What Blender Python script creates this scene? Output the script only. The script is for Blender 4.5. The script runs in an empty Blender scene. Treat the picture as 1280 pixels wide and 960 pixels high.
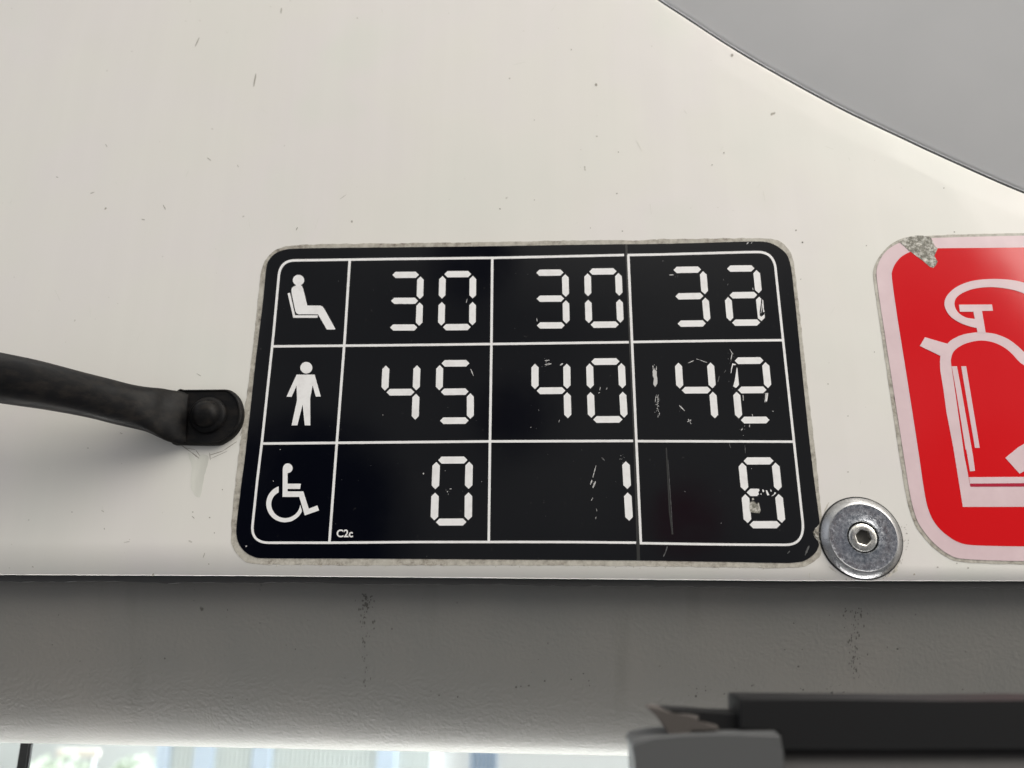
import bpy, bmesh, math, random
from mathutils import Vector, Matrix, noise
random.seed(7)
S = bpy.context.scene
COL = S.collection
R = math.radians

# ------------------------------------------------------------------ camera
F = 900.0                      # focal length in photo pixels (1280 wide)
D = 0.27                       # lens to panel face, metres
YAW, PITCH, ROLL = R(2.89), R(16.27), R(-0.32)
CAM = Vector((0, -D, 0))
M3 = Matrix.Rotation(YAW, 3, 'Z') @ Matrix.Rotation(PITCH, 3, 'X') @ Matrix.Rotation(ROLL, 3, 'Y')
cd = bpy.data.cameras.new('camera'); cam = bpy.data.objects.new('camera', cd); COL.objects.link(cam)
cam.location = CAM
cam.rotation_euler = (M3 @ Matrix.Rotation(R(90), 3, 'X')).to_euler()
cd.sensor_width = 36; cd.lens = 36 * F / 1280; cd.clip_start = 0.005; cd.clip_end = 500
cd.dof.use_dof = True; cd.dof.focus_distance = 0.275; cd.dof.aperture_fstop = 8.0
S.camera = cam
S.render.resolution_x, S.render.resolution_y = 1024, 768
S.view_settings.view_transform = 'Standard'; S.view_settings.look = 'None'
S.view_settings.exposure = 0.1; S.view_settings.gamma = 1.0

def ray(x, y):
    return M3 @ Vector(((x - 640) / F, 1.0, -(y - 480) / F))
def P(x, y, h=0.0):
    """point on the plane h metres in front of the panel face, seen at photo position x, y"""
    d = ray(x, y); t = (D - h) / d.y
    return Vector((CAM.x + d.x * t, -h, CAM.z + d.z * t))

# ------------------------------------------------------------------ node helpers
def nt_new(mat): return mat.node_tree.nodes, mat.node_tree.links
def mat(name, color, rough=0.5, metal=0.0, spec=0.5, coat=0.0, **kw):
    m = bpy.data.materials.new(name); m.use_nodes = True
    b = m.node_tree.nodes['Principled BSDF']
    b.inputs['Base Color'].default_value = (*color, 1); b.inputs['Roughness'].default_value = rough
    b.inputs['Metallic'].default_value = metal; b.inputs['Specular IOR Level'].default_value = spec
    b.inputs['Coat Weight'].default_value = coat
    return m
def N(m, t, **kw):
    n = m.node_tree.nodes.new(t)
    for k, v in kw.items():
        if k in n.inputs: n.inputs[k].default_value = v
        else: setattr(n, k, v)
    return n
def L(m, a, b): m.node_tree.links.new(a, b)
def bs(m): return m.node_tree.nodes['Principled BSDF']
def coord(m, scale=(1, 1, 1), loc=(0, 0, 0)):
    g = N(m, 'ShaderNodeTexCoord'); mp = N(m, 'ShaderNodeMapping')
    mp.inputs['Scale'].default_value = scale; mp.inputs['Location'].default_value = loc
    L(m, g.outputs['Object'], mp.inputs['Vector']); return mp.outputs['Vector']
def noise_n(m, vec, scale, detail=4, rough=0.55):
    n = N(m, 'ShaderNodeTexNoise'); n.inputs['Scale'].default_value = scale
    n.inputs['Detail'].default_value = detail; n.inputs['Roughness'].default_value = rough
    L(m, vec, n.inputs['Vector']); return n.outputs['Fac']
def ramp(m, fac, stops):
    r = N(m, 'ShaderNodeValToRGB'); e = r.color_ramp.elements
    while len(e) < len(stops): e.new(0.5)
    for k, (p, c) in enumerate(stops):
        e[k].position = p; e[k].color = (*c, 1) if len(c) == 3 else c
    L(m, fac, r.inputs['Fac']); return r.outputs['Color']
def mix(m, fac, a, b, blend='MIX'):
    n = N(m, 'ShaderNodeMix', data_type='RGBA', blend_type=blend)
    for sock, v in ((n.inputs['Factor'], fac), (n.inputs['A'], a), (n.inputs['B'], b)): pass
    def put(idx, v):
        s = n.inputs[idx]
        if isinstance(v, (float, int)): s.default_value = v
        elif isinstance(v, tuple): s.default_value = (*v, 1)
        else: L(m, v, s)
    put(0, fac); put(6, a); put(7, b)
    return n.outputs[2]
def bump(m, height, strength, dist):
    b = N(m, 'ShaderNodeBump'); b.inputs['Strength'].default_value = strength; b.inputs['Distance'].default_value = dist
    L(m, height, b.inputs['Height']); L(m, b.outputs['Normal'], bs(m).inputs['Normal']); return b

# ------------------------------------------------------------------ world: the dim cabin behind the camera
W = bpy.data.worlds.new('World'); S.world = W; W.use_nodes = True
wn, wl = W.node_tree.nodes, W.node_tree.links
bg = wn['Background']
tc = wn.new('ShaderNodeTexCoord')
def wblob(direction, inner, outer):
    v = Vector(direction).normalized()
    d = wn.new('ShaderNodeVectorMath'); d.operation = 'DOT_PRODUCT'; d.inputs[1].default_value = v
    wl.new(tc.outputs['Generated'], d.inputs[0])
    r = wn.new('ShaderNodeMapRange'); r.interpolation_type = 'SMOOTHSTEP'
    r.inputs['From Min'].default_value = math.cos(R(outer)); r.inputs['From Max'].default_value = math.cos(R(inner))
    wl.new(d.outputs['Value'], r.inputs['Value']); return r.outputs['Result']
def wmix(fac, a, b):
    n = wn.new('ShaderNodeMix'); n.data_type = 'RGBA'
    for i, v in ((0, fac), (6, a), (7, b)):
        if isinstance(v, tuple): n.inputs[i].default_value = (*v, 1)
        else: wl.new(v, n.inputs[i])
    return n.outputs[2]
def mirror(x, y):
    d = ray(x, y).normalized(); return (d.x, -d.y, d.z)
nz = wn.new('ShaderNodeTexNoise'); nz.inputs['Scale'].default_value = 3.0; nz.inputs['Detail'].default_value = 3
wl.new(tc.outputs['Generated'], nz.inputs['Vector'])
rp = wn.new('ShaderNodeValToRGB'); rp.color_ramp.elements[0].position = .35; rp.color_ramp.elements[1].position = .7
rp.color_ramp.elements[0].color = (.17, .175, .19, 1); rp.color_ramp.elements[1].color = (.30, .30, .30, 1)
wl.new(nz.outputs['Fac'], rp.inputs['Fac'])
c = wmix(wblob((1, -.05, .3), 16, 38), rp.outputs['Color'], (1.7, 1.64, 1.54))        # side windows
c = wmix(wblob((-1, -.15, .4), 12, 36), c, (.55, .57, .62))
c = wmix(wblob((.15, -.35, 1), 22, 52), c, (1.2, 1.17, 1.10))                       # lit ceiling
c = wmix(wblob(mirror(380, 640), 5, 9), c, (.012, .018, .05))                        # dark body by the camera
c = wmix(wblob(mirror(330, 720), 6, 12), c, (.012, .018, .05))
c = wmix(wblob(mirror(590, 320), 1.5, 4.5), c, (.05, .055, .09))
c = wmix(wblob(mirror(640, 520), 1, 4), c, (.07, .07, .10))
c = wmix(wblob(mirror(1230, 640), 3, 8), c, (.16, .11, .10))
c = wmix(wblob(mirror(857, 650), 1, 3.5), c, (.22, .10, .13))
wl.new(c, bg.inputs['Color']); bg.inputs['Strength'].default_value = 1.0

# ------------------------------------------------------------------ lamps: windows of the vehicle
def area(name, loc, target, size, power, color, sy=None):
    l = bpy.data.lights.new(name, 'AREA'); l.size = size; l.energy = power; l.color = color
    if sy: l.shape = 'RECTANGLE'; l.size_y = sy
    o = bpy.data.objects.new(name, l); COL.objects.link(o); o.location = loc
    o.rotation_euler = (Vector(target) - Vector(loc)).to_track_quat('-Z', 'Y').to_euler(); return o
area('side_window_light', (1.0, -0.47, 1.08), (0.08, 0, 0.05), 1.35, 33, (1.0, .955, .88))
area('far_window_light', (-1.1, -0.9, 0.5), (-.05, 0, 0.05), 1.1, 1.5, (.93, .96, 1.0))
area('windscreen_light', (0.0, 0.28, -0.5), (0.02, 0.03, -0.05), 1.25, 20, (1.0, .98, .95), .35)

# ------------------------------------------------------------------ object helpers
def tag(o, label=None, cat=None, group=None, kind=None):
    if label: o['label'] = label
    if cat: o['category'] = cat
    if group: o['group'] = group
    if kind: o['kind'] = kind
    return o
def wloc(o):
    v = Vector((0, 0, 0))
    while o: v = v + Vector(o.location); o = o.parent
    return v
def thing(name, label, cat, loc):
    o = bpy.data.objects.new(name, None); COL.objects.link(o); o.location = loc; o.empty_display_size = .01
    return tag(o, label, cat)
def obj(name, bm, mats, parent=None, smooth=False, origin=None):
    """link a bmesh built in world coordinates as one mesh object"""
    if not isinstance(mats, (list, tuple)): mats = [mats]
    bmesh.ops.recalc_face_normals(bm, faces=bm.faces)
    base = wloc(parent) if parent else Vector(origin or (0, 0, 0))
    for v in bm.verts: v.co -= base
    me = bpy.data.meshes.new(name); bm.to_mesh(me); bm.free()
    for m in mats: me.materials.append(m)
    if smooth:
        for p in me.polygons: p.use_smooth = True
        me.set_sharp_from_angle(angle=R(48))
    o = bpy.data.objects.new(name, me); COL.objects.link(o)
    if parent: o.parent = parent
    else: o.location = base
    return o
def prism(bm, pts, h0, h1, mi=0):
    """polygon given in photo positions, laid on the panel between h0 and h1"""
    top = [bm.verts.new(P(x, y, 0) + Vector((0, -h1, 0))) for x, y in pts]
    bot = [bm.verts.new(P(x, y, 0) + Vector((0, -h0, 0))) for x, y in pts]
    from mathutils.geometry import tessellate_polygon
    for tri in tessellate_polygon([[v.co for v in top]]):
        try:
            f = bm.faces.new([top[i] for i in tri]); f.material_index = mi
        except ValueError: pass
    n = len(pts)
    for i in range(n):
        j = (i + 1) % n
        f = bm.faces.new((top[i], top[j], bot[j], bot[i])); f.material_index = mi
def stroke(bm, a, b, w, h0, h1, mi=0, jag=0.25):
    ax, ay = a; bx, by = b; l = math.hypot(bx - ax, by - ay) or 1; nx, ny = -(by - ay) / l, (bx - ax) / l
    n = max(3, int(l / 2)); up, dn = [], []
    for i in range(n + 1):
        t = i / n; wd = w * .5 * (.25 + .75 * math.sin(math.pi * min(max(t, .06), .94)) ** .5) * random.uniform(1 - jag, 1 + jag)
        cx, cy = ax + (bx - ax) * t, ay + (by - ay) * t
        up.append((cx + nx * wd, cy + ny * wd)); dn.append((cx - nx * wd * random.uniform(.6, 1), cy - ny * wd))
    prism(bm, up + dn[::-1], h0, h1, mi)
def blob(bm, x, y, r, h0, h1, mi=0, n=8, sq=1.0):
    prism(bm, [(x + math.cos(2 * math.pi * i / n) * r * random.uniform(.7, 1.2), y + math.sin(2 * math.pi * i / n) * r * sq * random.uniform(.7, 1.2)) for i in range(n)], h0, h1, mi)
def catmull(pts, n=8, closed=False):
    out = []; m = len(pts)
    rng = range(m) if closed else range(m - 1)
    for i in rng:
        p0 = pts[(i - 1) % m] if closed or i > 0 else pts[0]; p1 = pts[i % m]; p2 = pts[(i + 1) % m]
        p3 = pts[(i + 2) % m] if closed or i + 2 < m else pts[-1]
        for k in range(n):
            t = k / n
            out.append(tuple(.5 * ((2 * b) + (-a + c) * t + (2 * a - 5 * b + 4 * c - d) * t * t + (-a + 3 * b - 3 * c + d) * t ** 3) for a, b, c, d in zip(p0, p1, p2, p3)))
    if not closed: out.append(tuple(pts[-1]))
    return out
def ragged(pts, amp, step=3.0, seed=0):
    """resample a closed outline and roughen it"""
    out = []; m = len(pts)
    for i in range(m):
        a, b = pts[i], pts[(i + 1) % m]; l = math.hypot(b[0] - a[0], b[1] - a[1]); n = max(1, int(l / step))
        for k in range(n):
            x, y = a[0] + (b[0] - a[0]) * k / n, a[1] + (b[1] - a[1]) * k / n
            q = noise.noise(Vector((x * .09, y * .09, seed))) + .6 * noise.noise(Vector((x * .35, y * .35, seed + 5)))
            q2 = noise.noise(Vector((x * .12, y * .12, seed + 9)))
            out.append((x + amp * q2, y + amp * q))
    return out
def soft(pts, it=2):
    for _ in range(it):
        o = []
        for a, b in zip(pts, pts[1:] + pts[:1]):
            o += [(a[0] * .75 + b[0] * .25, a[1] * .75 + b[1] * .25), (a[0] * .25 + b[0] * .75, a[1] * .25 + b[1] * .75)]
        pts = o
    return pts
def lathe(bm, c, prof, seg=64, mi=0, cap=True, sx=1.0):
    """profile of (radius, height off panel) round the panel normal through c"""
    rings = []
    for r, h in prof:
        rings.append([bm.verts.new(c + Vector((math.cos(2 * math.pi * i / seg) * r * sx, -h, math.sin(2 * math.pi * i / seg) * r))) for i in range(seg)])
    for a, b in zip(rings, rings[1:]):
        for i in range(seg):
            f = bm.faces.new((a[i], a[(i + 1) % seg], b[(i + 1) % seg], b[i])); f.material_index = mi
    if cap: bm.faces.new(rings[-1]).material_index = mi
    return rings
def box(bm, lo, hi, bev=0.0, mi=0):
    r = bmesh.ops.create_cube(bm, size=1)
    for v in r['verts']:
        v.co = Vector([lo[i] + (v.co[i] + .5) * (hi[i] - lo[i]) for i in range(3)])
    if bev: bmesh.ops.bevel(bm, geom=list({e for v in r['verts'] for e in v.link_edges}), offset=bev, segments=3, profile=.5, affect='EDGES')

# ------------------------------------------------------------------ materials
def m_panel():
    m = mat('cream_painted_panel', (.7, .66, .58), .34, coat=.15)
    v = coord(m)
    c = ramp(m, noise_n(m, v, 9, 3), [(.32, (.735, .728, .672)), (.46, (.755, .732, .682)), (.56, (.755, .722, .692)), (.7, (.725, .728, .662))])
    vs = coord(m, (90, 1, 5))
    st = ramp(m, noise_n(m, vs, 1.0, 4, .6), [(.42, (.0,) * 3), (.75, (1,) * 3)])
    c = mix(m, .02, c, st, 'MULTIPLY')
    fine = noise_n(m, v, 900, 3, .7)
    sp = ramp(m, noise_n(m, v, 210, 2, .4), [(.0, (1,) * 3), (.195, (1,) * 3), (.24, (0,) * 3)])
    c = mix(m, sp, c, (.30, .27, .22))
    L(m, c, bs(m).inputs['Base Color'])
    rr = ramp(m, noise_n(m, v, 60, 5), [(.3, (.28,) * 3), (.7, (.44,) * 3)]); L(m, rr, bs(m).inputs['Roughness'])
    mx = N(m, 'ShaderNodeMath', operation='MULTIPLY_ADD'); mx.inputs[1].default_value = .12
    L(m, fine, mx.inputs[0]); L(m, noise_n(m, v, 40, 3), mx.inputs[2])
    bump(m, mx.outputs[0], .25, .0004)
    return m
M = {}
M['panel'] = m_panel()
M['panel_dirt'] = mat('grey_scuff', (.33, .305, .265), .6)
M['hairline'] = mat('faint_hairline', (.655, .64, .585), .5)
M['panel_mark'] = mat('faint_rub_mark', (.55, .52, .46), .45)
def m_run():
    m = mat('dried_water_run', (.5, .49, .42), .3)
    c = ramp(m, noise_n(m, coord(m, (160, 1, 30)), 1, 4), [(.35, (.70, .695, .63)), (.62, (.58, .575, .52))]); L(m, c, bs(m).inputs['Base Color']); return m
M['run'] = m_run()
def m_cover():
    m = mat('grey_moulded_plastic', (.52, .52, .515), .28, coat=.2)
    v = coord(m); L(m, ramp(m, noise_n(m, v, 14, 3), [(.3, (.54, .54, .54)), (.7, (.585, .58, .58))]), bs(m).inputs['Base Color'])
    bump(m, noise_n(m, v, 30, 3), .15, .0006); return m
M['cover'] = m_cover()
def m_black():
    m = mat('black_printed_vinyl', (.0065, .0065, .0075), .13)
    v = coord(m)
    c = ramp(m, noise_n(m, v, 420, 3, .7), [(.68, (.0016, .0018, .0030)), (.80, (.03, .029, .028))]); L(m, c, bs(m).inputs['Base Color'])
    L(m, ramp(m, noise_n(m, v, 55, 5), [(.3, (.05,) * 3), (.75, (.14,) * 3)]), bs(m).inputs['Roughness'])
    bump(m, noise_n(m, v, 35, 2), .12, .0005); return m
M['black'] = m_black()
M['seam'] = mat('lifted_vinyl_edge', (.022, .022, .021), .45)
def m_white():
    m = mat('white_vinyl_print', (.8, .78, .77), .3)
    v = coord(m); L(m, ramp(m, noise_n(m, v, 260, 4, .65), [(.25, (.75, .73, .72)), (.5, (.85, .84, .83)), (.8, (.87, .86, .85))]), bs(m).inputs['Base Color']); return m
M['white'] = m_white()
M['scratch'] = mat('pale_scratch', (.55, .54, .53), .5)
M['scratch_dim'] = mat('dull_scratch', (.10, .10, .10), .5)
def m_film():
    m = mat('grimy_clear_film', (.42, .39, .33), .45)
    v = coord(m)
    c = ramp(m, noise_n(m, v, 330, 5, .75), [(.34, (.13, .11, .09)), (.46, (.34, .31, .26)), (.60, (.50, .47, .41))])
    c = mix(m, ramp(m, noise_n(m, v, 45, 2), [(.4, (0,) * 3), (.65, (.6,) * 3)]), c, (.52, .50, .44))
    L(m, c, bs(m).inputs['Base Color']); bump(m, noise_n(m, v, 500, 3), .5, .0003); return m
M['film'] = m_film()
def m_glue():
    m = mat('grey_glue_residue', (.28, .27, .23), .7)
    v = coord(m); c = ramp(m, noise_n(m, v, 520, 5, .8), [(.38, (.12, .115, .09)), (.5, (.27, .26, .22)), (.60, (.62, .60, .55))])
    L(m, c, bs(m).inputs['Base Color']); bump(m, noise_n(m, v, 450, 4), .8, .0006); return m
M['glue'] = m_glue()
def m_red():
    m = mat('red_printed_vinyl', (.62, .012, .014), .1)
    v = coord(m); L(m, ramp(m, noise_n(m, v, 16, 2), [(.3, (.64, .004, .008)), (.7, (.66, .010, .014))]), bs(m).inputs['Base Color'])
    bump(m, noise_n(m, v, 28, 2), .12, .0006); return m
M['red'] = m_red()
def m_pink():
    m = mat('faded_pinkish_white_print', (.72, .55, .57), .3)
    v = coord(m); L(m, ramp(m, noise_n(m, v, 90, 4), [(.3, (.66, .50, .525)), (.7, (.735, .575, .595))]), bs(m).inputs['Base Color']); return m
M['pink'] = m_pink()
M['crimson'] = mat('crimson_line', (.42, .006, .035), .3)
def m_vinyl():
    m = mat('grained_grey_vinyl', (.27, .265, .245), .5)
    v = coord(m)
    w = N(m, 'ShaderNodeTexNoise'); w.inputs['Scale'].default_value = 60; L(m, v, w.inputs['Vector'])
    ad = N(m, 'ShaderNodeMixRGB'); ad.blend_type = 'ADD'; ad.inputs[0].default_value = .01
    L(m, v, ad.inputs[1]); L(m, w.outputs['Color'], ad.inputs[2])
    vo = N(m, 'ShaderNodeTexVoronoi'); vo.inputs['Scale'].default_value = 620; L(m, ad.outputs[0], vo.inputs['Vector'])
    base = ramp(m, noise_n(m, v, 14, 3), [(.3, (.200, .200, .186)), (.7, (.240, .228, .206))])
    sp = ramp(m, noise_n(m, v, 180, 3, .5), [(.0, (1,) * 3), (.20, (1,) * 3), (.25, (0,) * 3)])
    c = mix(m, sp, base, (.10, .095, .08))
    st = ramp(m, noise_n(m, coord(m, (60, 4, 9)), 1, 4), [(.62, (0,) * 3), (.8, (.35,) * 3)])
    c = mix(m, st, c, (.15, .145, .125))
    L(m, c, bs(m).inputs['Base Color'])
    mx = N(m, 'ShaderNodeMath', operation='MULTIPLY_ADD'); mx.inputs[1].default_value = .6
    L(m, vo.outputs['Distance'], mx.inputs[0]); L(m, noise_n(m, v, 700, 3), mx.inputs[2])
    bump(m, mx.outputs[0], .55, .0003); return m
M['vinyl'] = m_vinyl()
M['rubber_and_gap'] = mat('black_rubber_and_gap', (.018, .018, .018), .6)  # real seals and divider, plus the painted dark of the cover gap
def m_grip():
    m = mat('worn_black_plastic', (.012, .012, .012), .5, spec=.12)
    v = coord(m); L(m, ramp(m, noise_n(m, coord(m, (20, 60, 60)), 6, 5, .7), [(.45, (.006, .006, .0065)), (.72, (.018, .0155, .0135))]), bs(m).inputs['Base Color'])
    L(m, ramp(m, noise_n(m, v, 120, 4), [(.3, (.38,) * 3), (.7, (.58,) * 3)]), bs(m).inputs['Roughness'])
    bump(m, noise_n(m, v, 900, 3), .2, .0002); return m
M['grip'] = m_grip()
def m_steel(name, lo, hi, r0, r1, sc=520):
    m = mat(name, (.6, .6, .6), .25, 1.0)
    v = coord(m)
    L(m, ramp(m, noise_n(m, v, sc, 5, .75), [(.36, lo), (.66, hi)]), bs(m).inputs['Base Color'])
    L(m, ramp(m, noise_n(m, v, 700, 4, .7), [(.35, (r0,) * 3), (.65, (r1,) * 3)]), bs(m).inputs['Roughness'])
    bump(m, noise_n(m, v, 650, 4, .7), .35, .00025); return m
M['steel_face'] = m_steel('speckled_zinc_plate', (.24, .26, .30), (.76, .78, .82), .10, .34, 900)
M['steel'] = m_steel('smooth_steel', (.36, .36, .365), (.44, .44, .44), .25, .34)
M['steel_bright'] = m_steel('bright_screw_steel', (.55, .54, .50), (.9, .88, .84), .15, .35)

# ------------------------------------------------------------------ cream bulkhead panel
curve_px = [(420, -420), (500, -318), (600, -205), (700, -104), (780, -33), (823, 0), (858, 23), (915, 60), (975, 95), (1053, 137), (1124, 171), (1182, 198), (1280, 241), (1380, 276), (1500, 314), (1700, 372)]
cv = catmull(curve_px, 6)
def yc(x):
    if x <= cv[0][0]: return -420
    for a, b in zip(cv, cv[1:]):
        if a[0] <= x <= b[0]: return a[1] + (b[1] - a[1]) * (x - a[0]) / (b[0] - a[0])
    return cv[-1][1]
def yb(x): return 718.7 + (x / 320) * 1.4 if x < 320 else 720.1 + (x - 320) * (726.2 - 720.1) / 660 if x < 980 else 726.2 + (x - 980) * .001
xs = [-420 + 20 * i for i in range(42)] + [420 + 10 * i for i in range(0, 112)]
dist = [0, .8, 1.8, 3.5, 6, 10, 15, 20, 25, 28, 31, 34, 38, 45, 60]
bm = bmesh.new(); rows = []
for x in xs:
    c0 = yc(x); b0 = yb(x); fade = max(0.0, min(1.0, (x - 800) / 250))
    colv = []
    for d_ in dist:
        h = -.0003 * math.exp(-d_ / .6) if x > 420 else 0
        q = max(0.0, 1 - d_ / 31); h -= (.00007 + .00013 * fade) * (q if q < .93 else .93) * (1 if x > 420 else 0)
        colv.append(bm.verts.new(P(x, c0 + d_) + Vector((0, -h, 0))))
    n = 26
    for k in range(1, n + 1):
        y = c0 + 60 + (b0 - 1.2 - c0 - 60) * k / n
        h = .00025 * noise.noise(Vector((x * .004, y * .004, 3)))
        h *= max(0, min(1, (285 - y) / 90))
        colv.append(bm.verts.new(P(x, y) + Vector((0, -h, 0))))
    pb = P(x, b0)
    colv.append(bm.verts.new(pb + Vector((0, .0001, 0)) + Vector((0, .0002, .00005))))
    colv.append(bm.verts.new(pb + Vector((0, .0013, 0))))
    rows.append(colv)
for a, b in zip(rows, rows[1:]):
    for i in range(len(a) - 1): bm.faces.new((a[i], b[i], b[i + 1], a[i + 1]))
# scuffs, pits and marks seen on the paint (second and third material)
e = .00004
marks = [(132, 180, 134, 184, 1), (204, 256, 207, 262, 1.4), (177, 274, 181, 275, 1), (244, 58, 249, 47, 1.3), (317, 108, 320, 92, 1.6), (351, 17, 352, 10, 1.2), (113, 242, 118, 240, 1), (70, 221, 73, 222, 1), (297, 206, 298, 209, 1), (370, 288, 372, 284, 1.2), (259, 197, 264, 201, .9),
         (246, 467, 251, 470, .9), (262, 566, 263, 575, .8), (425, 249, 433, 243, .6), (254, 697, 256, 691, 1), (150, 541, 153, 542, .8), (190, 720, 192, 717, 2.4), (130, 660, 131, 662, .9), (155, 678, 162, 677, .6), (127, 638, 130, 640, .8), (40, 708, 42, 709, 1), (240, 645, 243, 648, 1)]
for a in marks: stroke(bm, a[:2], a[2:4], a[4], 0, e, 1)
pits = [(915, 69, 1.9), (637, 98, .9), (745, 106, 1.9), (714, 62, .8), (565, 154, .9), (625, 261, 1), (440, 277, 1.3), (771, 242, 1), (773, 190, .8), (995, 288, 1.2), (1003, 303, 1.1), (905, 191, .9), (890, 206, .8), (1003, 303, 1), (278, 612, .9), (262, 647, .9), (268, 666, .8), (261, 705, .9), (241, 640, .8), (1001, 349, .7), (1010, 690, 1), (1210, 710, 1.1), (1172, 709, 1), (1143, 718, 1.3), (1196, 704, .8), (668, 150, .6), (529, 209, .8), (668, 250, .7), (778, 289, .9), (738, 285, .7), (1083, 307, .8), (1193, 290, 1), (1133, 253, .8), (1180, 235, .8), (1262, 217, 1), (36, 650, .7), (110, 560, .8), (90, 640, .7), (1035, 480, .8), (1060, 520, .7), (1093, 440, .7), (1060, 590, .8)]
for x, y, r in pits: blob(bm, x, y, r, 0, e, 1)
for _ in range(110):
    x, y = random.uniform(0, 1280), random.uniform(0, 715)
    if y < yc(x) + 35 or (290 < x < 1030 and 292 < y) or (x > 1085 and y > 286) or (x < 330 and 430 < y < 560): continue
    blob(bm, x, y, random.uniform(.35, .7), 0, e, 2)
for _ in range(90):
    x, y = random.uniform(0, 1280), random.uniform(0, 700); a = random.gauss(1.6, .5); l = random.uniform(3, 16)
    x2, y2 = x + math.cos(a) * l, y + math.sin(a) * l
    if min(y, y2) < yc(x) + 35 or (280 < x < 1040 and max(y, y2) > 290) or (x > 1080 and max(y, y2) > 286) or (x < 330 and 420 < y < 570): continue
    stroke(bm, (x, y), (x2, y2), random.uniform(.3, .6), 0, e * .6, 4, .5)
# chip rings and rub marks by the handle foot
for a in [(226, 556, 240, 566, 1.6), (240, 566, 249, 573, 2.0), (232, 560, 244, 562, .9), (262, 569, 278, 564, 1.5), (278, 564, 296, 552, 1.2), (264, 573, 284, 564, .9), (300, 545, 307, 528, 1.1), (245, 563, 250, 570, 1.2)]:
    stroke(bm, a[:2], a[2:4], a[4] * .7, 0, e, 1)
for a in [(1030, 640, 1036, 628, 1.6), (1125, 700, 1116, 716, 2.6), (1122, 712, 1108, 722, 2.6), (1046, 716, 1036, 708, 1.4), (1012, 716, 1012, 722, .8)]:
    stroke(bm, a[:2], a[2:4], a[4], 0, e, 2, .6)
for _ in range(60):
    a = random.uniform(-.3, 1.9); r = random.uniform(51, 60); blob(bm, 1076 + math.cos(a) * r * 1.0, min(724, 672 + math.sin(a) * r * .98), random.uniform(.3, .8), 0, e, 1, 6)
run = catmull([(247, 572), (255, 568), (261, 572), (257, 590), (253, 612), (249, 622), (243, 618), (239, 606), (244, 590)], 5, True)
prism(bm, ragged(run, 1.2, 3, 4), 0, e * .8, 3)
prism(bm, ragged([(235, 566), (243, 570), (247, 580), (243, 600), (238, 604), (240, 585)], 1.2, 3, 9), 0, e * .7, 3)
panel = obj('bulkhead_panel', bm, [M['panel'], M['panel_dirt'], M['panel_mark'], M['run'], M['hairline']], smooth=True, origin=P(640, 722))
tag(panel, 'cream painted flat panel behind both stickers, with small chips and scuffs', 'panel')
# sharp look where needed
sm = panel.data
for p in sm.polygons:
    if p.material_index: p.use_smooth = False

# rubber seal behind the panel's lower edge, its drop also standing in for shadow
bm = bmesh.new(); n = 150; lo = []; hi = []
for i in range(n + 1):
    x = -420 + 1960 * i / n; z = P(x, yb(x)).z; p = P(x, yb(x))
    dz = -.0023 + .0008 * noise.noise(Vector((x * .012, 2, 0))) - .0004 * noise.noise(Vector((x * .06, 2, 0)))
    hi.append([bm.verts.new((p.x, yy, z + .006)) for yy in (.0014, .0070)])
    lo.append([bm.verts.new((p.x, yy, z + dz)) for yy in (.0014, .0070)])
for i in range(n):
    for a, b in ((hi[i][0], lo[i][0]), (lo[i][0], lo[i][1]), (lo[i][1], hi[i][1])):
        pass
    bm.faces.new((hi[i][0], hi[i + 1][0], lo[i + 1][0], lo[i][0])); bm.faces.new((lo[i][0], lo[i + 1][0], lo[i + 1][1], lo[i][1])); bm.faces.new((lo[i][1], lo[i + 1][1], hi[i + 1][1], hi[i][1]))
obj('rubber_seal', bm, M['rubber_and_gap'], panel, True)

# ------------------------------------------------------------------ grey moulded cover in the upper corner
bm = bmesh.new(); rows = []
cvs = [c for c in cv]
prof = [(2.3, -.004), (2.3, -.0003), (2.7, .0001), (3.8, .0003), (6, .0005), (12, .0011), (25, .0024), (50, .0049), (90, .0088), (140, .0135), (200, .0195), (280, .028), (380, .040), (520, .058), (700, .082)]
for i, c in enumerate(cvs):
    a = cvs[max(0, i - 1)]; b = cvs[min(len(cvs) - 1, i + 1)]; tx, ty = b[0] - a[0], b[1] - a[1]; l = math.hypot(tx, ty); nx, ny = ty / l, -tx / l
    rows.append([bm.verts.new(P(c[0] + nx * t, c[1] + ny * t) + Vector((0, -h, 0))) for t, h in prof])
for a, b in zip(rows, rows[1:]):
    for i in range(len(a) - 1): bm.faces.new((a[i], b[i], b[i + 1], a[i + 1])).material_index = 1 if i == 0 else 0  # cover's side wall painted black so the gap reads as shade
o = obj('corner_cover', bm, [M['cover'], M['rubber_and_gap']], smooth=True, origin=P(1280, 241))
tag(o, 'smooth grey moulded cover curving across the top right corner above the cream panel', 'cover')
# black strip standing in for the shade in the gap between cover and panel
bm = bmesh.new(); rows = []
for i, c in enumerate(cvs):
    a = cvs[max(0, i - 1)]; b = cvs[min(len(cvs) - 1, i + 1)]; tx, ty = b[0] - a[0], b[1] - a[1]; l = math.hypot(tx, ty); nx, ny = ty / l, -tx / l
    rows.append([bm.verts.new(P(c[0] + nx * t, c[1] + ny * t) + Vector((0, .0042 + (0.002 if k else 0), 0))) for k, t in enumerate((-12, 12))])
for a, b in zip(rows, rows[1:]): bm.faces.new((a[0], b[0], b[1], a[1]))
obj('gap_shade', bm, M['rubber_and_gap'], o)

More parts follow.
